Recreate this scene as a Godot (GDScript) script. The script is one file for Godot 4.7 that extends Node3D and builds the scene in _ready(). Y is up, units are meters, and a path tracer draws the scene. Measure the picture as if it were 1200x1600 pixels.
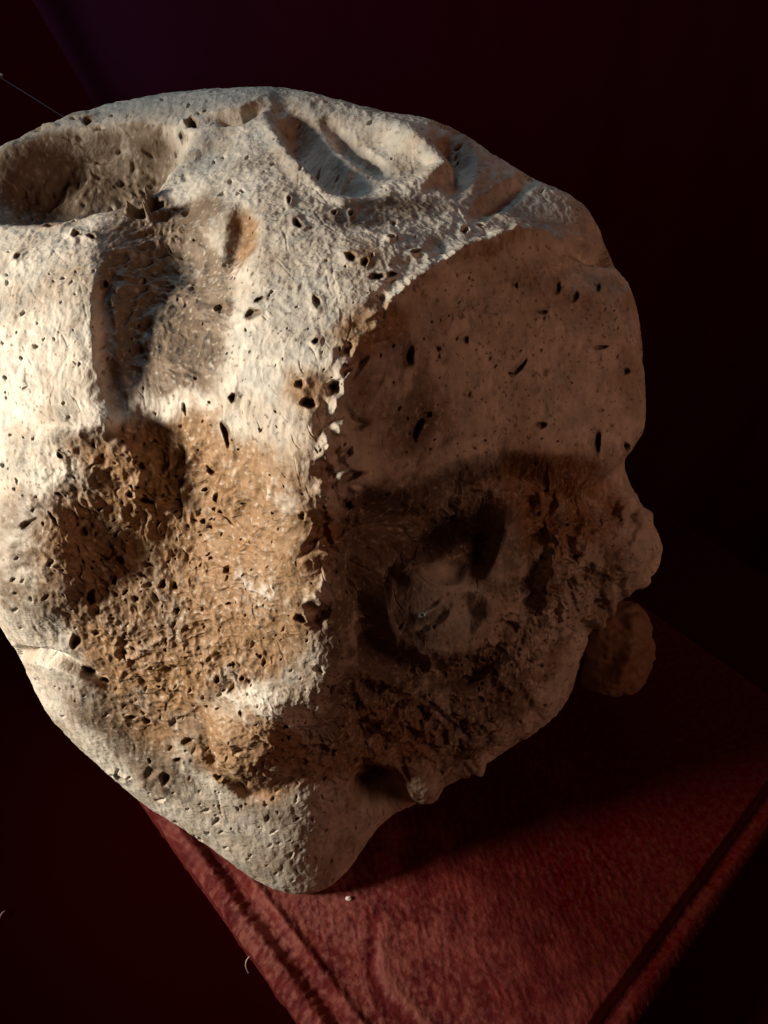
extends Node3D

# Lengths are worked out in centimetres above the top of the book and turned into metres at the end.
const CM := 0.01
const F := 1163.0                       # focal length of the lens in photograph pixels
const PITCH := 47.3
const EYE := Vector3(0, 30, 0)
const BLACK := Color(0.072, 0.003, 0.007)

var look := Basis()                     # right, up, back of the camera
var noise := {}


func _ready() -> void:
	look = Basis(Vector3.RIGHT, deg_to_rad(-PITCH))
	var cam := Camera3D.new()
	cam.name = "camera"
	cam.position = EYE * CM
	cam.basis = look
	cam.fov = rad_to_deg(2.0 * atan(800.0 / F))
	cam.near = 0.01
	cam.far = 20.0
	add_child(cam)
	cam.current = true
	var env := Environment.new()
	env.background_mode = Environment.BG_COLOR
	env.background_color = BLACK
	env.tonemap_mode = Environment.TONE_MAPPER_LINEAR
	env.tonemap_exposure = 1.0
	env.sdfgi_enabled = true
	env.ssao_enabled = true
	env.ssil_enabled = true
	var we := WorldEnvironment.new()
	we.name = "environment"
	we.environment = env
	add_child(we)
	# the lamp on the left, the pale light from behind, the faint warm light from the dark room on the right
	var lamp := SpotLight3D.new()
	lamp.name = "lamp_light"
	lamp.position = Vector3(-62, 37, -1) * CM
	lamp.basis = Basis.looking_at(Vector3(-4, 12.0, -15) - Vector3(-62, 37, -1), Vector3.UP)
	lamp.light_color = Color(1.0, 0.955, 0.885)
	lamp.light_energy = 0.86
	lamp.light_size = 0.06
	lamp.spot_range = 3.0
	lamp.spot_angle = 19.0
	lamp.spot_attenuation = 2.0
	lamp.spot_angle_attenuation = 1.0
	lamp.shadow_enabled = true
	add_child(lamp)
	area("back_light", Vector3(-26, 62, -72), Vector3(-2, 18, -24), Vector2(30, 20), Color(0.80, 0.92, 1.0), 0.085)
	area("room_light", Vector3(50, 42, 8), Vector3(4, 10, -17), Vector2(24, 24), Color(1.0, 0.72, 0.585), 0.053)

	make_noise()
	setting()
	book()
	stone()
	small_things()


func area(called: String, from: Vector3, to: Vector3, size: Vector2, color: Color, energy: float) -> void:
	var l := AreaLight3D.new()
	l.name = called
	l.area_size = size * CM
	l.area_normalize_energy = true
	l.light_color = color
	l.light_energy = energy
	l.shadow_enabled = true
	l.set("area_range", 3.0)
	l.transform = Transform3D(Basis.looking_at(to - from, Vector3.UP), from * CM)
	add_child(l)


# ---------------------------------------------------------------- helpers

func make_noise() -> void:
	var n := func(key: String, kind: int, freq: float, seed_: int, octaves: int, fractal := FastNoiseLite.FRACTAL_FBM) -> void:
		var f := FastNoiseLite.new()
		f.noise_type = kind
		f.frequency = freq
		f.seed = seed_
		f.fractal_type = fractal if octaves > 1 else FastNoiseLite.FRACTAL_NONE
		f.fractal_octaves = octaves
		noise[key] = f
	n.call("broad", FastNoiseLite.TYPE_SIMPLEX_SMOOTH, 0.22, 3, 3)
	n.call("mid", FastNoiseLite.TYPE_SIMPLEX_SMOOTH, 0.75, 11, 3)
	n.call("fine", FastNoiseLite.TYPE_SIMPLEX_SMOOTH, 2.8, 23, 2)
	n.call("cells", FastNoiseLite.TYPE_CELLULAR, 1.5, 31, 2)
	n.call("ridge", FastNoiseLite.TYPE_SIMPLEX_SMOOTH, 0.8, 41, 3, FastNoiseLite.FRACTAL_RIDGED)
	n.call("fibre", FastNoiseLite.TYPE_SIMPLEX_SMOOTH, 1.0, 57, 2)
	n.call("tint", FastNoiseLite.TYPE_SIMPLEX_SMOOTH, 0.45, 71, 4)


func obj(called: String, mesh: Mesh, material: Material, parent: Node = self) -> MeshInstance3D:
	var o := MeshInstance3D.new()
	o.name = called
	o.mesh = mesh
	o.material_override = material
	parent.add_child(o, true)
	return o


func tag(o: Node, label: String, category: String, group := "") -> void:
	o.set_meta("label", label)
	o.set_meta("category", category)
	if group:
		o.set_meta("group", group)


func thing(called: String, label: String, category: String, at := Vector3.ZERO) -> Node3D:
	var o := Node3D.new()
	o.name = called
	o.position = at
	add_child(o, true)
	tag(o, label, category)
	return o


func lin(r: float, g: float, b: float) -> Color:
	return Color(r, g, b).linear_to_srgb()


func ray(px: float, py: float) -> Vector3:
	return look * Vector3((px - 600.0) / F, -(py - 800.0) / F, -1.0)


func at_height(px: float, py: float, h: float) -> Vector3:
	var d := ray(px, py)
	return EYE + d * ((h - EYE.y) / d.y)


func grid_mesh(rows: int, cols: int, p: PackedVector3Array, colors := PackedColorArray(), wrap := false) -> ArrayMesh:
	# a smooth sheet; front is where (next row - row) x (next column - column) points
	var nrm := PackedVector3Array()
	nrm.resize(p.size())
	for i in rows:
		var up := mini(i + 1, rows - 1) * cols
		var dn := maxi(i - 1, 0) * cols
		for j in cols:
			var r := (j + 1) % cols if wrap else mini(j + 1, cols - 1)
			var l := (j - 1 + cols) % cols if wrap else maxi(j - 1, 0)
			nrm[i * cols + j] = (p[up + j] - p[dn + j]).cross(p[i * cols + r] - p[i * cols + l]).normalized()
	if wrap:
		var a := Vector3.ZERO
		var b := Vector3.ZERO
		for j in cols:
			a += nrm[cols + j]
			b += nrm[(rows - 2) * cols + j]
		a = a.normalized()
		b = b.normalized()
		for j in cols:
			nrm[j] = a
			nrm[(rows - 1) * cols + j] = b
	var index := PackedInt32Array()
	var wide := cols if wrap else cols - 1
	index.resize((rows - 1) * wide * 6)
	var k := 0
	for i in rows - 1:
		for j in wide:
			var a := i * cols + j
			var b := i * cols + (j + 1) % cols
			var c := a + cols
			var d := b + cols
			index[k] = a
			index[k + 1] = b
			index[k + 2] = c
			index[k + 3] = b
			index[k + 4] = d
			index[k + 5] = c
			k += 6
	var arrays := []
	arrays.resize(Mesh.ARRAY_MAX)
	arrays[Mesh.ARRAY_VERTEX] = p
	arrays[Mesh.ARRAY_NORMAL] = nrm
	if colors.size():
		arrays[Mesh.ARRAY_COLOR] = colors
	arrays[Mesh.ARRAY_INDEX] = index
	var m := ArrayMesh.new()
	m.add_surface_from_arrays(Mesh.PRIMITIVE_TRIANGLES, arrays)
	return m


func noise_texture(kind: int, freq: float, size: int, seed_: int, octaves: int, ridged := false) -> NoiseTexture2D:
	var f := FastNoiseLite.new()
	f.noise_type = kind
	f.frequency = freq
	f.seed = seed_
	f.fractal_octaves = octaves
	if ridged:
		f.fractal_type = FastNoiseLite.FRACTAL_RIDGED
	var t := NoiseTexture2D.new()
	t.width = size
	t.height = size
	t.seamless = true
	t.noise = f
	return t


# ---------------------------------------------------------------- the dark place behind

func setting() -> void:
	var m := StandardMaterial3D.new()
	m.albedo_color = lin(0.022, 0.001, 0.0012)
	m.roughness = 0.9
	m.metallic_specular = 0.02
	var top := BoxMesh.new()
	top.size = Vector3(1.2, 0.03, 1.1)
	var table := obj("table_top", top, m)
	table.basis = Basis(Vector3(0.731, 0, -0.683), Vector3.UP, Vector3(0.683, 0, 0.731))
	table.position = Vector3(14.0, -3.25 - 1.5, -33.8) * CM - table.basis.x * 0.6
	table.set_meta("kind", "structure")
	table.set_meta("label", "dark table top lost in shadow under the red book")
	table.set_meta("category", "table")
	# the violet cloth hanging far behind, its left edge falling obliquely
	var c := StandardMaterial3D.new()
	c.vertex_color_use_as_albedo = true
	c.roughness = 1.0
	c.metallic_specular = 0.0
	var rows := 90
	var cols := 160
	var cc := PackedColorArray()
	var p := PackedVector3Array()
	for i in rows:
		var v := i / float(rows - 1)
		for j in cols:
			var u := j / float(cols - 1)
			var y := lerpf(-150.0, 72.0, v)
			var x := lerpf(-37.5 - 0.35 * (y + 3.0), 90.0, u)
			var z := -100.0 + 0.5 * sin(x * 0.11) + 0.4 * sin(x * 0.35 + 0.6 * sin(y * 0.05)) + 0.12 * sin(x * 0.9 + 2.0) - 2.5 * exp(-pow(u * 30.0, 2.0))
			p.append(Vector3(x, y, z) * CM)
			var lit_cloth := Color(0.16, 0.014, 0.035).lerp(Color(0.3, 0.09, 0.30), exp(-u * 9.0) * 0.9)  # paler left edge painted in, as a fold catching light
			cc.append(Color(0.15, 0.008, 0.014).lerp(lit_cloth, smoothstep(-14.0, 2.0, y)))  # lower cloth painted dark to sink into the gloom of the table
	var cloth := obj("curtain", grid_mesh(rows, cols, p, cc), c)
	tag(cloth, "dark violet curtain hanging in the shadow far behind the stone", "curtain")


# ---------------------------------------------------------------- the red book

func leather(seed_: int) -> StandardMaterial3D:
	var m := StandardMaterial3D.new()
	m.albedo_color = lin(1, 1, 1)
	m.vertex_color_use_as_albedo = true
	m.roughness = 0.55
	m.metallic_specular = 0.17
	m.heightmap_enabled = true
	m.heightmap_texture = noise_texture(FastNoiseLite.TYPE_SIMPLEX_SMOOTH, 0.03, 512, seed_, 4)
	m.heightmap_scale = 0.035
	m.uv1_triplanar = true
	m.uv1_scale = Vector3(22, 22, 22)
	return m


func book() -> void:
	var spine_dir := Vector3(-0.683, 0, -0.731)
	var tail_dir := Vector3(0.731, 0, -0.683)
	var corner := Vector3(1.7, 0, 0.5) - 1.15 * spine_dir
	var b := thing("book", "dark red leather bound book with worn grain and shade painted into its colour lying under the pale stone", "book", corner * CM)
	b.basis = Basis(tail_dir, Vector3.UP, spine_dir.rotated(Vector3.UP, PI))   # x away from the spine, z towards the tail
	var wide := 23.1
	var tall := 30.15
	var lt := leather(5)
	var n := FastNoiseLite.new()
	n.noise_type = FastNoiseLite.TYPE_SIMPLEX_SMOOTH
	n.frequency = 1.0
	n.fractal_octaves = 4
	n.seed = 77
	# the upper board: one sheet that runs from its underside at the joint over the top and down its edges
	var prof := func(v: float) -> float:
		var h := 0.0
		if v < 2.2:
			h = -0.55 * pow(1.0 - clampf(v / 0.75, 0.0, 1.0), 2.4)
			h -= 0.30 * smoothstep(0.5, 1.0, v) * smoothstep(1.45, 1.12, v)
			h += 0.15 * exp(-pow((v - 1.52) / 0.17, 2.0))
		return h
	var vs := PackedFloat32Array()
	var us := PackedFloat32Array()
	var x := 0.0
	while x < wide:
		vs.append(x)
		x += 0.055 if x < 12.0 else 0.11
	vs.append(wide)
	x = 0.0
	while x < tall:
		us.append(x)
		x += 0.055 if x < 14.0 else 0.2
	us.append(tall)
	# close the sheet with rounded turns at the rim
	var turn := 0.14
	var nv := vs.size()
	var nu := us.size()
	var p := PackedVector3Array()
	var col := PackedColorArray()
	var extra := [[0.0, -0.42], [0.0, -0.14], [0.04, -0.04]]
	for i in range(-3, nu + 3):
		var ui := clampi(i, 0, nu - 1)
		var u := us[ui]
		var dy_u := 0.0
		if i < 0:
			u = 0.0 if i < -1 else 0.03
			dy_u = [-0.05, -0.16, -0.42][-i - 1]
			u = [0.03, 0.0, 0.0][-i - 1]
		elif i == 0:
			u = 0.12
		elif i >= nu:
			dy_u = [-0.05, -0.16, -0.42][i - nu]
		for j in range(0, nv + 3):
			var vj := clampi(j, 0, nv - 1)
			var v := vs[vj]
			var dy := dy_u
			if j >= nv:
				dy = minf(dy, [-0.05, -0.16, -0.42][j - nv])
			elif j == nv - 1:
				v = wide - 0.1
			var h: float = prof.call(v)
			h += -0.30 * pow(1.0 - clampf(u / 0.5, 0.0, 1.0), 2.2) - 0.34 * smoothstep(0.45, 0.68, u) * smoothstep(1.18, 0.95, u) - 0.05 * smoothstep(0.7, 0.5, u)
			# grain: short fibrous wrinkles, broad hollows and the swirled welts by the spine
			var w := 0.0
			if v < 14.0 and u < 16.0:
				var a := n.get_noise_2d(u * 1.1 + v * 0.5, v * 3.2 - u * 1.5)
				var g := n.get_noise_2d(u * 2.6 + 40.0, v * 2.6)
				w = 0.032 * a + 0.018 * absf(g) * 1.4
				var q := Vector2(v - 6.0, u - 5.5)
				var ring := q.length() + 0.35 * n.get_noise_2d(u * 0.3, v * 0.3 + 9.0)
				w -= 0.07 * exp(-pow((ring - 3.5) / 0.22, 2.0)) * smoothstep(5.2, 3.0, v)
				w += 0.05 * exp(-pow((ring - 3.05) / 0.25, 2.0)) * smoothstep(5.2, 3.0, v)
				w += 0.06 * n.get_noise_2d(u * 0.22, v * 0.22)
				w += 0.08 * n.get_noise_2d(u * 3.6, v * 0.7 + 31.0) * smoothstep(1.9, 0.2, v)
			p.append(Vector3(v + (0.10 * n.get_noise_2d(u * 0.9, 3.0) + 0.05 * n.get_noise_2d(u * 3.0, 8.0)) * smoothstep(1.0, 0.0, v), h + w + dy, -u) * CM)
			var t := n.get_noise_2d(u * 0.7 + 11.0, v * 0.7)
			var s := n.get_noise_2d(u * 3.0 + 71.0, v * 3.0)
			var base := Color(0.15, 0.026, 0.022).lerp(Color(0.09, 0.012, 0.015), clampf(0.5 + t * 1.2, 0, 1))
			base = base.lerp(Color(0.040, 0.003, 0.0025), smoothstep(4.0, 11.0, v + u * 0.12 + 1.5 * t))  # shadow falloff away from the spine, put into the leather colour
			base = base.lerp(Color(0.34, 0.125, 0.10), clampf(0.25 + s * 0.9 + 12.0 * w, 0.0, 0.7) * lerpf(0.75, 0.06, smoothstep(1.6, 8.0, v + t)))  # rubbed grain, with the lit spine side painted paler
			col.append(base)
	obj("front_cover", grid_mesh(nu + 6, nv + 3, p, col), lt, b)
	# the rounded spine: from the joint of the upper board round to the lower board
	p = PackedVector3Array()
	col = PackedColorArray()
	for i in 200:
		var u := tall * i / 199.0
		for j in 28:
			var a := PI * j / 27.0
			var q := Vector3(0.14 - 0.17 * sin(a), -1.85 + 1.3 * cos(a), -u)
			q.x += 0.10 * n.get_noise_2d(u * 0.9, 3.0) + 0.05 * n.get_noise_2d(u * 3.0, 8.0) + 0.06 * n.get_noise_2d(u * 2.0, a * 1.5)
			p.append(q * CM)
			col.append(Color(0.15, 0.025, 0.02))
	obj("spine", grid_mesh(200, 28, p, col), lt, b)
	var back := BoxMesh.new()
	back.size = Vector3(wide, 0.34, tall) * CM
	var low := StandardMaterial3D.new()
	low.albedo_color = lin(0.32, 0.05, 0.04)
	low.roughness = 0.6
	var bc := obj("back_cover", back, low, b)
	bc.position = Vector3(wide / 2.0, -3.07, -tall / 2.0) * CM
	var pages := BoxMesh.new()
	pages.size = Vector3(wide - 0.5, 2.5, tall - 0.9) * CM
	var paper := StandardMaterial3D.new()
	paper.albedo_color = lin(0.09, 0.03, 0.02)
	paper.roughness = 0.95
	var pb := obj("page_block", pages, paper, b)
	pb.position = Vector3(wide / 2.0 - 0.1, -1.65, -tall / 2.0) * CM


# ---------------------------------------------------------------- the stone

const NA := 1880                        # meridians
const NP := 690                         # parallels, counted from the side that faces the lens
const FRONT := 620                      # of these, up to BEND radians from that side
const BEND := 1.95
const CA := 180                         # the coarse net on which the body is first laid out
const CP := 96

var heart := Vector3(-2, 10.5, -18)
var e1 := Vector3.RIGHT
var e2 := Vector3.UP
var e3 := Vector3.BACK
var cps := PackedVector3Array()
var coarse := PackedFloat32Array()
var base := PackedVector3Array()        # the smooth body
var disp := PackedFloat32Array()        # what is cut from or added to it, along the line from its heart
var rough := PackedFloat32Array()
var brown := PackedFloat32Array()
var ochre := PackedFloat32Array()
var grey := PackedFloat32Array()
const TW := 72
const TH := 76
var pix := PackedVector2Array()
var tiles: Array[PackedInt32Array] = []
var rng := RandomNumberGenerator.new()


func cp(px: float, py: float, depth: float) -> void:
	cps.append(EYE + ray(px, py) * depth)


func wp(x: float, y: float, forward: float) -> void:
	cps.append(Vector3(x, y, -forward))


func theta_of(row: float) -> float:
	return row / FRONT * BEND if row <= FRONT else BEND + (row - FRONT) / (NP - 1 - FRONT) * (PI - BEND)


func row_of(theta: float) -> float:
	return theta / BEND * FRONT if theta <= BEND else FRONT + (theta - BEND) / (PI - BEND) * (NP - 1 - FRONT)


func dir_of(theta: float, phi: float) -> Vector3:
	return (e1 * cos(phi) + e2 * sin(phi)) * sin(theta) + e3 * cos(theta)


func body_points() -> void:
	# outline, clockwise from the top
	cp(420, 138, 26.5)
	cp(500, 150, 26.3)
	cp(600, 174, 26.0)
	cp(700, 197, 25.5)
	cp(760, 235, 25.3)
	cp(850, 285, 25.0)
	cp(910, 320, 24.6)
	cp(932, 350, 24.5)
	cp(935, 400, 24.4)
	cp(983, 435, 24.5)
	cp(1000, 500, 24.5)
	cp(1007, 600, 24.5)
	cp(1005, 680, 24.7)
	cp(970, 722, 25.0)
	cp(940, 745, 25.4)
	cp(985, 790, 26.0)
	cp(1028, 840, 26.4)
	cp(1033, 880, 26.5)
	cp(1000, 912, 26.4)
	cp(930, 958, 26.2)
	cp(898, 1030, 27.0)
	cp(880, 1105, 27.8)
	cp(780, 1182, 28.0)
	cp(700, 1228, 28.0)
	cp(640, 1262, 27.9)
	cp(580, 1298, 27.7)
	cp(545, 1365, 27.4)
	cp(495, 1396, 27.3)
	cp(440, 1394, 27.2)
	cp(460, 1397, 27.25)
	cp(415, 1382, 27.1)
	cp(390, 1368, 27.2)
	cp(350, 1340, 27.2)
	cp(265, 1280, 26.7)
	cp(520, 1385, 27.35)
	cp(565, 1335, 27.6)
	cp(1008, 640, 24.55)
	cp(1004, 550, 24.5)
	cp(992, 465, 24.5)
	cp(990, 705, 24.85)
	cp(955, 760, 25.7)
	cp(965, 930, 26.3)
	cp(310, 1310, 27.1)
	cp(220, 1252, 26.3)
	cp(150, 1195, 25.6)
	cp(85, 1120, 24.5)
	cp(52, 1050, 24.0)
	cp(30, 1000, 23.4)
	cp(2, 950, 23.0)
	cp(-25, 880, 22.6)
	cp(-50, 800, 22.5)
	cp(-75, 700, 22.5)
	cp(-90, 600, 22.6)
	cp(-98, 500, 23.0)
	cp(-95, 400, 23.7)
	cp(-70, 300, 24.8)
	cp(0, 211, 26.0)
	cp(80, 180, 26.5)
	cp(160, 160, 27.0)
	cp(250, 147, 27.0)
	cp(340, 140, 26.8)
	# the front edge between the lit and the shaded side
	cp(920, 385, 24.0)
	cp(870, 374, 23.2)
	cp(800, 366, 21.9)
	cp(725, 388, 20.4)
	cp(665, 420, 19.2)
	cp(600, 472, 18.1)
	cp(548, 560, 17.2)
	cp(512, 700, 16.9)
	cp(500, 800, 17.5)
	cp(502, 900, 18.5)
	cp(512, 985, 19.5)
	cp(512, 1060, 20.5)
	cp(455, 1112, 21.4)
	# the lit side
	cp(500, 430, 18.6)
	cp(450, 340, 20.2)
	cp(470, 500, 17.9)
	cp(460, 590, 17.2)
	cp(430, 720, 17.4)
	cp(420, 820, 18.1)
	cp(430, 920, 19.1)
	cp(430, 1020, 20.3)
	cp(400, 260, 22.5)
	cp(410, 200, 24.3)
	cp(50, 390, 21.4)
	cp(110, 450, 20.2)
	cp(50, 550, 19.8)
	cp(135, 560, 19.2)
	cp(130, 640, 19.0)
	cp(45, 660, 19.7)
	cp(30, 760, 20.4)
	cp(60, 880, 21.0)
	cp(70, 970, 22.0)
	cp(250, 640, 18.9)
	cp(300, 740, 18.9)
	cp(200, 800, 19.8)
	cp(300, 880, 19.9)
	cp(200, 960, 21.2)
	cp(320, 1000, 21.0)
	cp(290, 480, 19.3)
	cp(280, 380, 20.9)
	cp(200, 420, 20.4)
	cp(100, 350, 22.3)
	cp(220, 310, 22.6)
	cp(310, 235, 24.4)
	cp(90, 250, 25.2)
	cp(200, 210, 25.7)
	cp(560, 330, 21.0)
	cp(650, 350, 20.8)
	cp(560, 250, 23.2)
	cp(660, 260, 23.4)
	cp(780, 320, 23.2)
	cp(860, 340, 23.6)
	cp(480, 190, 25.0)
	cp(170, 1090, 23.2)
	cp(250, 1170, 24.0)
	cp(300, 1080, 22.1)
	cp(390, 1170, 22.6)
	cp(350, 1260, 24.7)
	cp(430, 1320, 25.2)
	cp(492, 1290, 24.75)
	cp(500, 1340, 25.9)
	cp(480, 1200, 23.2)
	# the shaded side
	cp(700, 520, 19.6)
	cp(800, 500, 21.2)
	cp(900, 500, 22.6)
	cp(650, 650, 18.8)
	cp(780, 640, 20.7)
	cp(900, 640, 22.6)
	cp(960, 680, 23.6)
	cp(600, 760, 19.0)
	cp(720, 760, 21.0)
	cp(840, 740, 22.6)
	cp(600, 900, 20.6)
	cp(720, 900, 22.2)
	cp(840, 860, 23.4)
	cp(940, 850, 24.8)
	cp(600, 1020, 21.8)
	cp(720, 1020, 23.2)
	cp(840, 980, 24.4)
	cp(600, 1120, 23.2)
	cp(720, 1120, 24.6)
	cp(830, 1080, 25.8)
	cp(560, 1200, 24.4)
	cp(640, 1200, 25.6)
	cp(530, 1310, 26.0)
	# behind and below
	wp(-4, 16, 32)
	wp(4, 15, 29)
	wp(-12, 14, 29)
	wp(-14, 12, 21)
	wp(-12, 6, 20)
	wp(7, 14, 24)
	wp(7.5, 8, 22)
	wp(5, 3, 21)
	wp(-3, 8, 30)
	wp(-10, 6, 27)
	wp(4, 8, 27)
	wp(-2, 0.2, 18)
	wp(-3, 0.2, 12.5)
	wp(2, 0.3, 15)
	wp(-8, 1.5, 17)
	wp(-5, 1, 24)
	wp(2, 1, 24)


func lay_out() -> void:
	e3 = (EYE - heart).normalized()
	e1 = Vector3.RIGHT
	e1 = (e1 - e3 * e1.dot(e3)).normalized()
	e2 = e3.cross(e1)
	body_points()
	# radius over direction through all these points: a multiquadric, solved by elimination
	var n := cps.size()
	var d := PackedVector3Array()
	var r := PackedFloat64Array()
	for q in cps:
		d.append((q - heart).normalized())
		r.append((q - heart).length())
	var mean := 0.0
	for v in r:
		mean += v / n
	var w := n + 1
	var m := PackedFloat64Array()
	m.resize(n * w)
	var soft := 0.01
	for i in n:
		for j in n:
			m[i * w + j] = -sqrt(d[i].distance_squared_to(d[j]) + soft)
		m[i * w + i] += 0.006
		m[i * w + n] = r[i] - mean
	for k in n:
		var best := k
		for i in range(k + 1, n):
			if absf(m[i * w + k]) > absf(m[best * w + k]):
				best = i
		if best != k:
			for j in range(k, w):
				var t := m[k * w + j]
				m[k * w + j] = m[best * w + j]
				m[best * w + j] = t
		for i in range(k + 1, n):
			var f := m[i * w + k] / m[k * w + k]
			if f != 0.0:
				for j in range(k, w):
					m[i * w + j] -= f * m[k * w + j]
	var x := PackedFloat64Array()
	x.resize(n)
	for k in range(n - 1, -1, -1):
		var s := m[k * w + n]
		for j in range(k + 1, n):
			s -= m[k * w + j] * x[j]
		x[k] = s / m[k * w + k]
	coarse.resize(CP * CA)
	for i in CP:
		var theta := theta_of(float(i) / (CP - 1) * (NP - 1))
		for j in CA:
			var q := dir_of(theta, TAU * j / CA)
			var s := mean
			for k in n:
				s -= x[k] * sqrt(q.distance_squared_to(d[k]) + soft)
			coarse[i * CA + j] = clampf(s, 4.0, 17.0)


func cubic(a: float, b: float, c: float, d: float, t: float) -> float:
	return b + 0.5 * t * (c - a + t * (2.0 * a - 5.0 * b + 4.0 * c - d + t * (3.0 * (b - c) + d - a)))


func refine() -> void:
	# coarse net to fine net, first along the parallels and then along the meridians
	var half := PackedFloat32Array()
	half.resize(CP * NA)
	for i in CP:
		for j in NA:
			var f := float(j) * CA / NA
			var k := int(f)
			var o := i * CA
			half[i * NA + j] = cubic(coarse[o + (k - 1 + CA) % CA], coarse[o + k], coarse[o + (k + 1) % CA], coarse[o + (k + 2) % CA], f - k)
	base.resize(NP * NA)
	var cs := PackedVector3Array()
	for j in NA:
		var phi := TAU * j / NA
		cs.append(e1 * cos(phi) + e2 * sin(phi))
	for i in NP:
		var f := float(i) * (CP - 1) / (NP - 1)
		var k := mini(int(f), CP - 2)
		f -= k
		var theta := theta_of(i)
		var s := sin(theta)
		var up := e3 * cos(theta)
		var r0 := maxi(k - 1, 0) * NA
		var r1 := k * NA
		var r2 := (k + 1) * NA
		var r3 := mini(k + 2, CP - 1) * NA
		for j in NA:
			var r := cubic(half[r0 + j], half[r1 + j], half[r2 + j], half[r3 + j], f)
			base[i * NA + j] = heart + (cs[j] * s + up) * r
	disp.resize(NP * NA)
	rough.resize(NP * NA)
	brown.resize(NP * NA)
	ochre.resize(NP * NA)
	grey.resize(NP * NA)


func chart() -> void:
	# which points of the body a sculptor standing at the lens could reach, sorted by where he sees them
	pix.resize(NP * NA)
	tiles.resize(TW * TH)
	for i in tiles.size():
		tiles[i] = PackedInt32Array()
	var right := look.x
	var up := look.y
	var back := look.z
	for i in range(1, FRONT + 20):
		var r0 := (i - 1) * NA
		var r1 := (i + 1) * NA
		for j in NA:
			var k := i * NA + j
			var v := base[k] - EYE
			var n := (base[r1 + j] - base[r0 + j]).cross(base[i * NA + (j + 1) % NA] - base[i * NA + (j + NA - 1) % NA])
			if n.dot(v) > 0.0:
				continue
			var z := -v.dot(back)
			var x := 600.0 + F * v.dot(right) / z
			var y := 800.0 - F * v.dot(up) / z
			pix[k] = Vector2(x, y)
			var tx := int(x / 20.0) + 15
			var ty := int(y / 20.0) + 2
			if tx >= 0 and tx < TW and ty >= 0 and ty < TH:
				tiles[ty * TW + tx].append(k)


func reached(x0: float, y0: float, x1: float, y1: float) -> PackedInt32Array:
	var out := PackedInt32Array()
	for ty in range(clampi(int(y0 / 20.0) + 2, 0, TH - 1), clampi(int(y1 / 20.0) + 2, 0, TH - 1) + 1):
		for tx in range(clampi(int(floor(x0 / 20.0)) + 15, 0, TW - 1), clampi(int(floor(x1 / 20.0)) + 15, 0, TW - 1) + 1):
			out.append_array(tiles[ty * TW + tx])
	return out


func brush(into: PackedFloat32Array, px: float, py: float, rx: float, ry: float, degrees: float, amount: float, hard := 0.0, wobble := 0.0) -> void:
	var turn := deg_to_rad(-degrees)
	var a := Vector2(cos(turn), sin(turn)) / rx
	var b := Vector2(-sin(turn), cos(turn)) / ry
	var m := maxf(rx, ry) * (1.0 + wobble)
	var c := Vector2(px, py)
	var ph := px * 0.7 + py * 0.3
	for k in reached(px - m, py - m, px + m, py + m):
		var v := pix[k] - c
		var x := v.dot(a)
		var y := v.dot(b)
		var s := x * x + y * y
		if s > 2.2:
			continue
		s = sqrt(s)
		if wobble > 0.0:
			var t := atan2(y, x)
			s *= 1.0 + wobble * (0.5 * sin(2.0 * t + ph) + 0.35 * sin(3.0 * t + ph * 1.7) + 0.25 * sin(5.0 * t + ph * 2.3))
		if s < 1.0:
			var f := clampf((1.0 - s) / (1.0 - hard), 0.0, 1.0)
			into[k] += amount * f * f * (3.0 - 2.0 * f)


func stroke(into: PackedFloat32Array, amount: float, width: float, line: Array[Vector2], hard := 0.0) -> void:
	# a groove or ridge along a line
	var lo := line[0]
	var hi := line[0]
	var length := 0.0
	for i in line.size():
		lo = lo.min(line[i])
		hi = hi.max(line[i])
		length += line[i].distance_to(line[i - 1]) if i else 0.0
	for k in reached(lo.x - width, lo.y - width, hi.x + width, hi.y + width):
		var v := pix[k]
		var best := 1e9
		var at := 0.0
		var done := 0.0
		for i in line.size() - 1:
			var along := line[i + 1] - line[i]
			var l := along.length()
			var t := clampf((v - line[i]).dot(along) / (l * l), 0.0, 1.0)
			var e := v.distance_squared_to(line[i] + along * t)
			if e < best:
				best = e
				at = done + t * l
			done += l
		if best < width * width:
			var f := clampf((1.0 - sqrt(best) / width) / (1.0 - hard), 0.0, 1.0)
			var ends := smoothstep(-0.05, 0.25, at / length) * smoothstep(1.05, 0.75, at / length)
			into[k] += amount * f * f * (3.0 - 2.0 * f) * (0.25 + 0.75 * ends)


func pit(px: float, py: float, rx: float, ry: float, degrees: float, depth: float) -> void:
	brush(disp, px, py, rx * 1.7 + 2.0, ry * 1.7 + 2.0, degrees, 0.07, 0.3, 0.25)
	brush(disp, px, py, rx * 0.76, ry * 0.76, degrees, -depth * 0.7, 0.3, 0.22)
	brush(brown, px, py, rx * 1.1, ry * 1.1, degrees, 0.8, 0.5, 0.3)


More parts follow.
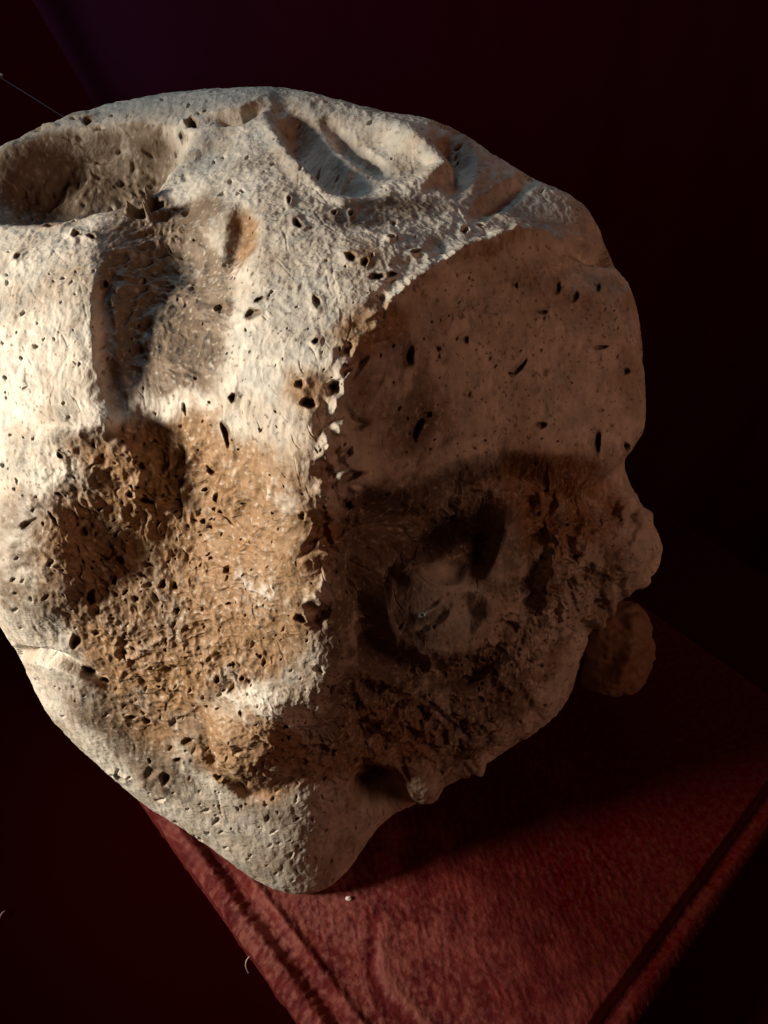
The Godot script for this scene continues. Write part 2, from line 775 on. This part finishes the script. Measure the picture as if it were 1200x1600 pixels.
func hollows() -> void:
	# the bowl on the left shoulder and its rim
	brush(disp, 105, 272, 215, 76, 11, -1.8, 0.3, 0.05)
	for i in 70:
		var c := Vector2(rng.randf_range(0, 290), rng.randf_range(190, 330))
		brush(disp, c.x, c.y, rng.randf_range(4, 14), rng.randf_range(3, 6), rng.randf_range(-10, 40), rng.randf_range(-0.22, 0.1), 0.1, 0.3)
	brush(disp, 245, 235, 70, 36, 25, -0.6, 0.2)
	# the bowl behind the cheek, steep on the cheek's side
	brush(disp, 272, 455, 140, 195, 12, -1.4, 0.1, 0.06)
	brush(disp, 212, 545, 66, 125, 6, -0.45, 0.0, 0.1)
	brush(disp, 372, 375, 36, 66, -18, -0.55, 0.2, 0.1)
	stroke(disp, -0.4, 84, [Vector2(195, 540), Vector2(215, 620), Vector2(270, 690), Vector2(300, 780)])
	stroke(disp, -0.4, 22, [Vector2(182, 400), Vector2(160, 470), Vector2(162, 560), Vector2(190, 640)])
	# the brown hollow under the cheek and the valley in front of it
	brush(disp, 268, 855, 195, 180, -10, -1.0, 0.0, 0.1)
	brush(disp, 330, 790, 130, 170, 20, -0.75, 0.1, 0.1)
	brush(disp, 55, 880, 112, 155, 8, 0.75, 0.2)
	stroke(disp, 0.45, 36, [Vector2(50, 665), Vector2(130, 668), Vector2(190, 655)])
	stroke(disp, -0.65, 16, [Vector2(34, 1018), Vector2(95, 1030), Vector2(150, 1055), Vector2(178, 1072)])
	brush(disp, 215, 1120, 110, 60, -25, -0.3, 0.1, 0.1)
	brush(disp, 390, 1160, 90, 100, -20, 0.8, 0.2, 0.15)
	stroke(disp, -0.35, 18, [Vector2(315, 1120), Vector2(335, 1190), Vector2(390, 1240), Vector2(450, 1245)])
	brush(disp, 420, 1100, 60, 40, 10, 0.2, 0.1)
	# the top: ridge, long scoop, second scoop, the fall to the right
	stroke(disp, 0.2, 26, [Vector2(418, 165), Vector2(425, 200), Vector2(470, 262), Vector2(540, 312), Vector2(600, 305)])
	stroke(disp, -1.1, 40, [Vector2(442, 172), Vector2(480, 225), Vector2(530, 275), Vector2(575, 288)])
	stroke(disp, -0.5, 20, [Vector2(515, 192), Vector2(560, 228), Vector2(608, 266)])
	brush(disp, 570, 225, 140, 48, -28, -0.35, 0.2)
	stroke(disp, 0.35, 22, [Vector2(600, 195), Vector2(660, 225), Vector2(695, 262), Vector2(640, 290)])
	stroke(disp, -0.7, 28, [Vector2(692, 205), Vector2(722, 250), Vector2(712, 292)])
	brush(disp, 790, 305, 80, 24, 35, -0.4, 0.1)
	stroke(disp, 0.22, 14, [Vector2(772, 336), Vector2(820, 356), Vector2(868, 374)])
	stroke(disp, -0.5, 14, [Vector2(335, 188), Vector2(378, 182), Vector2(412, 163)])
	stroke(disp, 0.25, 22, [Vector2(335, 205), Vector2(300, 240), Vector2(240, 290)])
	stroke(disp, 0.2, 30, [Vector2(640, 440), Vector2(700, 398), Vector2(770, 372), Vector2(830, 368)])
	# the shaded side: a flat facet with a ragged rim, the undercut below it, the shell-like lump with its hole
	stroke(disp, 0.16, 26, [Vector2(505, 800), Vector2(515, 700), Vector2(545, 570), Vector2(600, 478), Vector2(665, 425), Vector2(725, 392), Vector2(800, 370), Vector2(870, 376)])
	stroke(disp, -0.3, 50, [Vector2(565, 740), Vector2(580, 640), Vector2(610, 560), Vector2(670, 480), Vector2(740, 432), Vector2(820, 412), Vector2(900, 420)])
	stroke(disp, 0.35, 34, [Vector2(540, 735), Vector2(600, 755), Vector2(650, 745), Vector2(710, 705), Vector2(790, 690), Vector2(860, 700), Vector2(950, 705)], 0.2)
	stroke(disp, -1.5, 62, [Vector2(545, 800), Vector2(600, 828), Vector2(660, 822), Vector2(715, 780), Vector2(790, 762), Vector2(855, 775), Vector2(905, 766)], 0.2)
	brush(disp, 680, 828, 120, 48, 14, -0.45, 0.2, 0.1)
	brush(disp, 560, 905, 52, 115, -8, -1.0, 0.1, 0.12)
	brush(disp, 690, 950, 126, 100, 12, 1.35, 0.25, 0.15)
	brush(disp, 645, 890, 34, 32, 40, 0.3, 0.3, 0.15)
	stroke(disp, 1.4, 44, [Vector2(788, 785), Vector2(798, 830), Vector2(782, 890), Vector2(762, 930)], 0.1)
	stroke(disp, 0.2, 22, [Vector2(592, 935), Vector2(598, 985), Vector2(640, 1016), Vector2(705, 1026), Vector2(768, 990)], 0.2)
	brush(disp, 735, 960, 30, 44, -25, -1.3, 0.0, 0.2)
	brush(disp, 705, 893, 34, 22, 20, -0.5, 0.2, 0.15)
	stroke(disp, -0.35, 12, [Vector2(648, 982), Vector2(680, 968), Vector2(700, 948)])
	stroke(disp, 0.25, 10, [Vector2(650, 968), Vector2(680, 952), Vector2(695, 935)])
	stroke(disp, -1.1, 34, [Vector2(570, 960), Vector2(590, 1030), Vector2(650, 1052), Vector2(730, 1052), Vector2(800, 1000)], 0.2)
	stroke(disp, -0.8, 32, [Vector2(838, 800), Vector2(842, 860), Vector2(825, 920), Vector2(815, 970)], 0.2)
	for i in 60:
		var c := Vector2(rng.randf_range(840, 1030), rng.randf_range(770, 990))
		brush(disp, c.x, c.y, rng.randf_range(8, 16), rng.randf_range(14, 40), rng.randf_range(-30, 10), rng.randf_range(-0.3, 0.22), 0.1, 0.4)
	for i in 60:
		var c := Vector2(rng.randf_range(520, 860), rng.randf_range(1060, 1230))
		brush(disp, c.x, c.y, rng.randf_range(10, 22), rng.randf_range(10, 30), rng.randf_range(-40, 40), rng.randf_range(-0.3, 0.25), 0.1, 0.4)
	brush(disp, 905, 800, 60, 50, 0, -0.35, 0.1)
	brush(disp, 560, 1090, 80, 60, 20, -0.4, 0.1, 0.1)
	brush(disp, 590, 1232, 48, 44, 0, -1.9, 0.3, 0.12)
	brush(disp, 655, 1222, 44, 32, 20, 0.7, 0.2, 0.15)
	stroke(disp, -0.6, 18, [Vector2(958, 402), Vector2(925, 398), Vector2(890, 385)])
	stroke(disp, 0.28, 13, [Vector2(590, 486), Vector2(660, 428), Vector2(722, 393), Vector2(800, 368), Vector2(872, 378)])
	for i in 90:
		var c := Vector2(rng.randf_range(570, 1000), rng.randf_range(400, 720))
		brush(disp, c.x, c.y, rng.randf_range(12, 45), rng.randf_range(6, 20), rng.randf_range(10, 70), rng.randf_range(-0.1, 0.07), 0.0, 0.3)
	# a crumbled front edge
	var edge: Array[Vector2] = [Vector2(725, 392), Vector2(662, 426), Vector2(600, 478), Vector2(548, 565), Vector2(515, 690), Vector2(503, 800), Vector2(505, 900), Vector2(514, 1000)]
	for i in 34:
		var at := rng.randf() * (edge.size() - 1.001)
		var c := edge[int(at)].lerp(edge[int(at) + 1], at - int(at)) + Vector2(rng.randf_range(-22, 22), rng.randf_range(-22, 22))
		brush(disp, c.x, c.y, rng.randf_range(16, 44), rng.randf_range(12, 26), rng.randf_range(0, 180), rng.randf_range(-0.24, 0.2), 0.0, 0.3)
	for i in 46:
		var t := i / 45.0
		var c := Vector2(548, 560).lerp(Vector2(505, 980), t) + Vector2(rng.randf_range(-30, 26), rng.randf_range(-30, 30))
		brush(disp, c.x, c.y, rng.randf_range(9, 26), rng.randf_range(8, 20), rng.randf_range(0, 180), rng.randf_range(-0.42, 0.2), 0.1, 0.35)
	for i in 30:
		var c := Vector2(560, 540).lerp(Vector2(800, 372), i / 29.0) + Vector2(rng.randf_range(-12, 12), rng.randf_range(-18, 14) - 30.0 * sin(PI * i / 29.0))
		brush(disp, c.x, c.y, rng.randf_range(9, 26), rng.randf_range(6, 16), rng.randf_range(0, 180), rng.randf_range(-0.18, 0.08), 0.1, 0.35)


func marks() -> void:
	# where the surface is spongy, where minerals have stained it, where it is bleached grey; some shade and cool light painted in too
	brush(rough, 250, 850, 290, 240, -20, 0.85, 0.5, 0.1)
	brush(rough, 300, 1100, 240, 130, -25, 0.6, 0.3, 0.1)
	brush(rough, 265, 460, 130, 190, 10, 0.9, 0.5)
	brush(rough, 140, 265, 190, 80, 14, 1.3, 0.5)
	brush(rough, 760, 900, 300, 190, 10, 1.7, 0.5)
	brush(rough, 660, 1120, 260, 130, 20, 1.5, 0.4)
	brush(rough, 790, 540, 230, 190, 10, 0.45, 0.4)
	brush(rough, 510, 760, 60, 260, 3, 0.5, 0.3)
	brush(rough, 640, 430, 190, 50, 30, 0.5, 0.3)
	brush(rough, 400, 1180, 110, 100, 0, 0.5, 0.3)
	brush(rough, 692, 950, 112, 88, 12, -1.9, 0.75, 0.1)
	brush(rough, 790, 855, 38, 80, -10, -1.5, 0.6, 0.1)
	brush(brown, 255, 460, 118, 185, 12, 1.0, 0.72, 0.16)
	brush(brown, 330, 350, 80, 70, 0, 0.7, 0.5, 0.2)
	brush(brown, 215, 590, 70, 90, 0, 0.7, 0.5, 0.2)
	brush(brown, 100, 270, 190, 78, 10, 0.95, 0.75, 0.12)
	brush(brown, 70, 860, 100, 150, 0, 0.6, 0.6, 0.15)
	brush(brown, 230, 850, 210, 175, -15, 0.75, 0.75, 0.15)
	brush(brown, 300, 990, 190, 110, -15, 0.6, 0.6, 0.15)
	brush(brown, 220, 1120, 170, 85, -35, 0.75, 0.6, 0.2)
	brush(brown, 190, 690, 170, 40, 0, 0.6, 0.4, 0.2)
	brush(brown, 430, 1262, 130, 36, 8, 0.45, 0.3, 0.25)
	brush(brown, 470, 1340, 60, 50, 0, 0.4, 0.2, 0.25)
	brush(brown, 250, 1215, 90, 40, -35, 0.5, 0.3, 0.25)
	brush(brown, 600, 330, 130, 32, 8, 0.7, 0.4, 0.2)
	brush(brown, 740, 800, 240, 110, 10, 0.9, 0.5, 0.15)
	brush(brown, 590, 950, 120, 220, 0, 0.9, 0.5, 0.15)
	brush(brown, 650, 1130, 240, 110, 20, 0.7, 0.5, 0.15)
	brush(brown, 630, 610, 180, 200, 0, 0.6, 0.2, 0.15)  # left half of the facet painted browner, for the weaker light there
	brush(brown, 720, 230, 40, 60, 30, 0.5, 0.3, 0.2)
	brush(brown, 880, 890, 170, 140, 20, 0.55, 0.4, 0.2)  # dims the low shaded face: shade put into the stain colour
	brush(brown, 800, 1050, 140, 120, 20, 0.5, 0.3, 0.2)  # painted shade again, further down the same face
	brush(ochre, 285, 900, 240, 240, 10, 0.6, 0.7, 0.15)
	brush(ochre, 300, 770, 190, 130, -30, 0.85, 0.5, 0.2)
	brush(ochre, 390, 960, 150, 140, -20, 0.8, 0.5, 0.2)
	brush(ochre, 240, 705, 210, 45, 0, 0.7, 0.4, 0.2)
	brush(ochre, 290, 1110, 230, 90, -30, 0.7, 0.5, 0.2)
	brush(ochre, 405, 1185, 95, 90, -20, 0.9, 0.6, 0.2)
	brush(ochre, 372, 375, 42, 72, -15, 0.9, 0.4, 0.2)
	brush(ochre, 310, 640, 70, 60, 0, 0.7, 0.3, 0.25)
	brush(ochre, 575, 520, 60, 90, -40, 0.8, 0.4, 0.2)
	brush(ochre, 480, 605, 75, 50, 0, 0.75, 0.3, 0.25)
	brush(ochre, 500, 780, 60, 200, 0, 0.55, 0.3, 0.25)
	brush(ochre, 420, 780, 60, 160, 0, 0.35, 0.2, 0.25)
	brush(ochre, 870, 790, 120, 120, 0, 1.0, 0.5, 0.15)
	brush(ochre, 600, 1180, 150, 90, 20, 0.8, 0.4, 0.15)
	brush(ochre, 565, 385, 60, 30, -20, 0.65, 0.3, 0.2)
	brush(ochre, 760, 385, 90, 28, 10, 0.7, 0.3, 0.2)
	brush(grey, 300, 150, 260, 26, 6, 0.9, 0.4, 0.1)  # cool light from behind, put into the colour of the top rim
	brush(grey, 840, 330, 110, 45, -30, 0.9, 0.3, 0.1)  # cool sheen painted on the right shoulder
	brush(grey, 450, 480, 60, 40, 30, 0.5, 0.2, 0.2)
	brush(grey, 690, 365, 110, 30, 5, 0.5, 0.2, 0.2)
	brush(grey, 690, 950, 120, 95, 12, 0.9, 0.3, 0.15)
	brush(grey, 788, 850, 44, 80, -10, 0.7, 0.2, 0.15)
	brush(grey, 360, 1100, 60, 30, -20, 0.4, 0.2, 0.2)
	brush(grey, 300, 250, 80, 50, 40, 0.4, 0.2, 0.2)


func pits() -> void:
	pit(222, 316, 38, 21, 18, 1.1)
	stroke(disp, 0.8, 5, [Vector2(229, 332), Vector2(226, 314), Vector2(233, 298)])
	stroke(disp, 0.7, 5, [Vector2(198, 328), Vector2(212, 318), Vector2(226, 313)])
	brush(brown, 298, 438, 13, 19, 10, -0.9, 0.4, 0.2)
	brush(brown, 231, 515, 22, 24, 0, -0.7, 0.3, 0.2)
	pit(120, 368, 9, 8, 20, 0.4)
	pit(144, 371, 8, 6, -10, 0.35)
	pit(28, 400, 12, 5, 40, 0.25)
	pit(80, 353, 16, 5, 5, 0.3)
	pit(136, 187, 12, 8, 10, 0.45)
	pit(300, 193, 12, 13, 0, 0.5)
	pit(282, 208, 8, 6, 0, 0.3)
	pit(288, 246, 14, 6, 15, 0.35)
	pit(298, 438, 12, 18, -10, 0.15)
	pit(230, 515, 20, 22, 0, 0.15)
	pit(162, 442, 8, 8, 0, 0.4)
	pit(482, 629, 17, 14, -10, 0.75)
	pit(468, 599, 12, 12, 0, 0.35)
	pit(363, 621, 10, 11, 0, 0.45)
	pit(352, 680, 7, 38, 12, 0.5)
	pit(328, 736, 15, 11, -25, 0.6)
	pit(205, 772, 10, 9, 0, 0.5)
	pit(228, 782, 18, 7, -15, 0.6)
	pit(336, 779, 10, 9, -60, 0.5)
	pit(345, 800, 6, 6, 0, 0.4)
	pit(318, 766, 5, 5, 0, 0.3)
	pit(318, 815, 8, 6, 0, 0.35)
	pit(95, 712, 9, 7, -30, 0.4)
	pit(355, 893, 18, 9, -10, 0.5)
	pit(186, 875, 14, 9, -20, 0.5)
	pit(140, 934, 11, 17, 0, 0.7)
	pit(255, 913, 9, 11, 0, 0.4)
	pit(118, 1003, 13, 16, 0, 0.7)
	pit(150, 990, 10, 8, 0, 0.4)
	pit(135, 1052, 18, 9, -25, 0.6)
	pit(163, 1066, 12, 6, -20, 0.5)
	pit(228, 1130, 12, 7, -20, 0.5)
	pit(205, 1122, 14, 5, 0, 0.3)
	pit(247, 1075, 5, 4, 0, 0.35)
	pit(187, 1216, 13, 5, -30, 0.4)
	pit(258, 1217, 12, 16, 30, 0.55)
	pit(236, 1207, 18, 14, 20, 0.25)
	pit(292, 1160, 13, 10, 0, 0.5)
	pit(278, 1188, 9, 6, 20, 0.35)
	pit(342, 1212, 10, 7, -30, 0.55)
	pit(340, 1062, 6, 10, -20, 0.4)
	pit(376, 1063, 5, 6, 0, 0.4)
	pit(405, 1028, 6, 5, 0, 0.3)
	pit(470, 966, 16, 10, -10, 0.5)
	pit(465, 348, 9, 12, 30, 0.35)
	pit(452, 312, 5, 8, 0, 0.2)
	pit(492, 530, 9, 7, 0, 0.35)
	pit(495, 470, 10, 14, 0, 0.3)
	pit(522, 335, 6, 5, 0, 0.3)
	pit(548, 336, 5, 5, 0, 0.3)
	pit(548, 400, 14, 9, -30, 0.35)
	pit(570, 408, 8, 8, 0, 0.4)
	pit(590, 430, 22, 6, 0, 0.4)
	pit(612, 428, 9, 6, 0, 0.4)
	pit(650, 392, 14, 4, 10, 0.25)
	pit(726, 360, 9, 8, 0, 0.5)
	pit(750, 353, 9, 4, 0, 0.3)
	pit(612, 370, 8, 4, 0, 0.2)
	pit(395, 490, 22, 10, 30, 0.4)
	pit(405, 468, 14, 5, 30, 0.3)
	pit(345, 480, 16, 12, 30, 0.4)
	pit(653, 672, 9, 34, -22, 0.6)
	pit(668, 648, 14, 7, 10, 0.4)
	pit(640, 556, 10, 26, 0, 0.5)
	pit(814, 573, 5, 22, -32, 0.45)
	pit(730, 530, 6, 9, -20, 0.3)
	pit(685, 545, 6, 5, 0, 0.25)
	pit(938, 543, 18, 4, 10, 0.35)
	pit(980, 580, 6, 8, 0, 0.35)
	pit(898, 465, 7, 11, -20, 0.35)
	pit(872, 450, 5, 15, -10, 0.3)
	pit(935, 450, 5, 12, -20, 0.3)
	pit(848, 488, 8, 5, 0, 0.25)
	pit(808, 445, 5, 5, 0, 0.25)
	pit(935, 690, 7, 22, 0, 0.7)
	pit(845, 664, 9, 8, 0, 0.3)
	pit(978, 697, 6, 7, 0, 0.35)
	pit(550, 744, 20, 12, 25, 0.5)
	pit(545, 790, 14, 10, 0, 0.4)
	# many small pores, thick in the spongy places and thin on the smooth ones
	for i in 700:
		var x := rng.randf_range(-60, 1010)
		var y := rng.randf_range(150, 1390)
		var s := rng.randf_range(1.2, 3.0) * (1.5 if rng.randf() < 0.12 else 1.0)
		var far := s * rng.randf_range(1.0, 2.2)
		brush(disp, x, y, far, s, rng.randf_range(0, 180) if rng.randf() < 0.5 else rng.randf_range(30, 80), -rng.randf_range(0.06, 0.16), 0.3, 0.25)
	for i in 240:
		var t := rng.randf()
		var c := Vector2(210, 860) if t < 0.45 else Vector2(720, 1000) if t < 0.8 else Vector2(330, 1120)
		c += Vector2(rng.randfn(0, 110), rng.randfn(0, 85))
		if c.distance_to(Vector2(690, 945)) < 110.0:
			continue
		var s := 1.6 + 5.0 * pow(rng.randf(), 2.5)
		brush(disp, c.x, c.y, s * rng.randf_range(1.0, 2.4), s, rng.randf_range(0, 180), -rng.randf_range(0.08, 0.26), 0.2, 0.4)
	for i in 60:
		var c := Vector2(rng.randf_range(250, 520), rng.randf_range(1230, 1380))
		var s := 1.8 + 3.5 * pow(rng.randf(), 3.0)
		brush(disp, c.x, c.y, s * rng.randf_range(1.0, 2.2), s, rng.randf_range(20, 120), -rng.randf_range(0.08, 0.22), 0.2, 0.35)
	# short scratches and hairline splits, most of them along the grain
	for i in 420:
		var c := Vector2(rng.randf_range(-40, 1000), rng.randf_range(160, 1380))
		var way := Vector2.from_angle(deg_to_rad(rng.randfn(62, 20)))
		var l := rng.randf_range(6, 26)
		var bend := way.orthogonal() * rng.randf_range(-0.25, 0.25) * l
		stroke(disp, -0.03 * rng.randf_range(0.3, 1.0), rng.randf_range(1.4, 2.6), [c - way * l, c + bend, c + way * l])


func stone() -> void:
	rng.seed = 20
	lay_out()
	refine()
	chart()
	hollows()
	marks()
	pits()
	var broad: FastNoiseLite = noise.broad
	var mid: FastNoiseLite = noise.mid
	var fine: FastNoiseLite = noise.fine
	var cells: FastNoiseLite = noise.cells
	var ridge: FastNoiseLite = noise.ridge
	var fibre: FastNoiseLite = noise.fibre
	var tint: FastNoiseLite = noise.tint
	var p := PackedVector3Array()
	var col := PackedColorArray()
	p.resize(NP * NA)
	col.resize(NP * NA)
	var cream := Color(0.65, 0.585, 0.495)
	var tan_ := Color(0.155, 0.105, 0.068)
	var rust := Color(0.30, 0.17, 0.082)
	var ash := Color(0.36, 0.37, 0.34)
	for i in NP:
		var front := i <= FRONT + 20
		var r0 := maxi(i - 1, 0) * NA
		var r1 := mini(i + 1, NP - 1) * NA
		for j in NA:
			var k := i * NA + j
			var b := base[k]
			var d := disp[k]
			var dn := 0.0
			var c := cream
			var nn := (base[r1 + j] - base[r0 + j]).cross(base[i * NA + (j + 1) % NA] - base[i * NA + (j + NA - 1) % NA]).normalized() if i > 0 and i < NP - 1 else (b - heart).normalized()
			if front:
				var w := clampf(rough[k] * (1.0 + 0.9 * broad.get_noise_3dv(b * 1.7)), 0.0, 2.0)
				var m := mid.get_noise_3dv(b)
				var fb := fibre.get_noise_3d(b.x * 3.4 + m * 0.8, b.y * 0.9, b.z * 1.6)
				var fi := fine.get_noise_3dv(b)
				dn += 0.09 * broad.get_noise_3dv(b) + (0.03 + 0.04 * w) * m + 0.03 * fb + (0.014 + 0.022 * w) * fi - 0.02 * absf(fibre.get_noise_3d(b.x * 1.3 - m, b.y * 1.1, b.z * 1.3 + m))
				var ce := 0.0
				var crest := 0.0
				if w > 0.02:
					ce = cells.get_noise_3dv(b + Vector3(m, fi * 0.4, -m) * 0.5)
					crest = ridge.get_noise_3d(b.x + m * 0.4, b.y, b.z - m * 0.4)
					dn += w * (0.11 * ce + 0.13 * crest)
				var t := tint.get_noise_3dv(b)
				var kb := smoothstep(0.02, 1.0, brown[k] * (1.25 + t * 0.9 + fi * 0.45 + m * 0.35 - 0.28 * crest))
				var ko := smoothstep(0.0, 1.1, ochre[k] * (1.1 + t * 0.9 - fi * 0.5 - m * 0.3 - 0.25 * crest))
				var kg := clampf(grey[k] * (1.0 + t * 1.2) + 0.55 * (1.0 - kb) * (1.0 - ko) * smoothstep(0.05, 0.45, tint.get_noise_3dv(b * 1.9 + Vector3(30, 0, 7))), 0.0, 1.0)
				c = c.lerp(Color(0.40, 0.315, 0.23), clampf(0.28 + t * 1.3 + fi * 0.25, 0.0, 0.85))
				c = c.lerp(tan_, kb * 0.92).lerp(rust, ko * 0.92).lerp(ash, kg * 0.8)
				c = c * (1.0 + 0.2 * fb + 0.22 * fi)
				var speck := fine.get_noise_3d(b.x * 1.7 + 9.0, b.y * 1.7, b.z * 1.7)
				c = c.lerp(Color(0.13, 0.085, 0.05), 0.75 * smoothstep(0.42, 0.62, speck + 0.12 * w + 0.1 * t))
				c = c.lerp(cream, 0.45 * smoothstep(0.35, 0.62, -speck + 0.1 * crest))
				c.a = 1.0
			var q := b + nn * dn + nn.lerp((EYE - b).normalized(), smoothstep(0.25, 0.7, nn.dot((EYE - b).normalized()))).normalized() * d
			if q.y < 0.04:
				q.y = 0.04
			p[k] = q * CM
			col[k] = c
	var m := StandardMaterial3D.new()
	m.vertex_color_use_as_albedo = true
	m.roughness = 0.58
	m.metallic_specular = 0.36
	m.heightmap_enabled = true
	m.heightmap_texture = noise_texture(FastNoiseLite.TYPE_SIMPLEX_SMOOTH, 0.085, 512, 9, 5)
	m.heightmap_scale = 0.02
	m.uv1_triplanar = true
	m.uv1_scale = Vector3(17, 17, 17)
	var o := thing("stone", "big pale pitted stone with deep hollows and brown stains on the red book", "stone", Vector3(heart.x, 0, heart.z) * CM)
	var body := obj("body", grid_mesh(NP, NA, p, col, true), m, o)
	body.position = -o.position
	knob(o, m)


func knob(o: Node3D, m: Material) -> void:
	# the rounded knob low on the shaded side
	var c := EYE + ray(956, 1012) * 28.5
	var rows := 90
	var cols := 140
	var p := PackedVector3Array()
	var col := PackedColorArray()
	var fine: FastNoiseLite = noise.fine
	var mid: FastNoiseLite = noise.mid
	var ax := (look * Vector3(0.9, -0.25, -0.1)).normalized()
	var az := (EYE - c).normalized()
	var ay := az.cross(ax).normalized()
	az = ax.cross(ay)
	for i in rows:
		var t := PI * i / (rows - 1)
		for j in cols:
			var f := TAU * j / cols
			var d := (ax * cos(f) * 1.5 + ay * sin(f) * 1.85) * sin(t) + az * cos(t) * 1.6
			var q := c + d * (1.0 + 0.15 * mid.get_noise_3dv(c + d) + 0.015 * fine.get_noise_3dv(c + d))
			q += az * 0.10 * exp(-pow((d.dot(ax) + 0.1) / 0.25, 2.0)) * cos(t)
			p.append(q * CM)
			var b := Color(0.25, 0.155, 0.10).lerp(Color(0.20, 0.105, 0.055), clampf(0.5 + 1.5 * mid.get_noise_3dv(q * 0.7), 0, 1))
			col.append(b)
	var k := obj("knob", grid_mesh(rows, cols, p, col, true), m, o)
	k.position = -o.position


# ---------------------------------------------------------------- dust, lint, a wire

func fibre_mesh(pts: PackedVector3Array, thick: float) -> ArrayMesh:
	var st := SurfaceTool.new()
	st.begin(Mesh.PRIMITIVE_TRIANGLES)
	var sides := 6
	var ring := []
	for i in pts.size():
		var t := (pts[mini(i + 1, pts.size() - 1)] - pts[maxi(i - 1, 0)]).normalized()
		var a := t.cross(Vector3(0.3, 1, 0.2)).normalized()
		var b := t.cross(a)
		var r := thick * (0.5 + 0.5 * sin(PI * clampf(float(i) / (pts.size() - 1), 0.15, 0.85)))
		var row := []
		for s in sides:
			row.append((pts[i] + (a * cos(TAU * s / sides) + b * sin(TAU * s / sides)) * r) * CM)
		ring.append(row)
	for i in pts.size() - 1:
		for s in sides:
			var n := (s + 1) % sides
			for v in [ring[i][s], ring[i + 1][s], ring[i][n], ring[i][n], ring[i + 1][s], ring[i + 1][n]]:
				st.add_vertex(v)
	st.generate_normals()
	return st.commit()


func small_things() -> void:
	var pale := StandardMaterial3D.new()
	pale.albedo_color = lin(0.7, 0.62, 0.55)
	pale.roughness = 0.8
	# a crumb on the cover
	var c := at_height(545, 1404, 0.07)
	var p := PackedVector3Array()
	for i in 9:
		for j in 12:
			var d := Vector3(cos(TAU * j / 12) * sin(PI * i / 8), cos(PI * i / 8), sin(TAU * j / 12) * sin(PI * i / 8))
			p.append((c + d * Vector3(0.11, 0.06, 0.07) * (1.0 + 0.9 * noise.fine.get_noise_3dv(d * 0.6))) * CM)
	var crumb := obj("crumb", grid_mesh(9, 12, p, PackedColorArray(), true), pale)
	tag(crumb, "tiny white crumb lying on the red cover beside the stone's lowest tip", "crumb")
	# lint
	var a := at_height(390, 1494, 0.05)
	var b := at_height(388, 1520, -0.9)
	var pts := PackedVector3Array()
	for i in 8:
		var t := i / 7.0
		pts.append(a.lerp(b, t) + Vector3(-0.12 * sin(PI * t), 0.05 * sin(TAU * t), 0))
	var lint := obj("lint_fibre", fibre_mesh(pts, 0.022), pale)
	tag(lint, "pale lint fibre hanging from the spine edge of the red book", "lint")
	a = at_height(0, 1436, -3.15)
	b = at_height(8, 1424, -3.15)
	pts = PackedVector3Array()
	for i in 6:
		pts.append(a.lerp(b, i / 5.0) + Vector3(0, 0.05 + 0.1 * sin(PI * i / 5.0), 0))
	lint = obj("lint_fibre_001", fibre_mesh(pts, 0.03), pale)
	tag(lint, "pale lint fibre lying on the dark table left of the book", "lint")
	# the thin wire that runs down behind the stone at the left
	var wire := StandardMaterial3D.new()
	wire.albedo_color = lin(0.12, 0.09, 0.1)
	wire.roughness = 0.4
	a = EYE + ray(-60, 84) * 60.0
	b = EYE + ray(120, 196) * 60.0
	pts = PackedVector3Array()
	for i in 20:
		pts.append(a.lerp(b, i / 19.0))
	var w := thing("wire", "thin taut wire crossing the dark behind the stone's left shoulder", "wire", a * CM)
	var strand := obj("strand", fibre_mesh(pts, 0.06), wire, w)
	strand.position = -w.position
	var bright_end := fibre_mesh(PackedVector3Array([EYE + ray(-6, 116) * 60.0, EYE + ray(-1, 117) * 60.0, EYE + ray(4, 119) * 60.0]), 0.16)  # short pale piece for the bright spot on the strand
	var e := obj("bright_end", bright_end, pale, w)
	e.position = -w.position
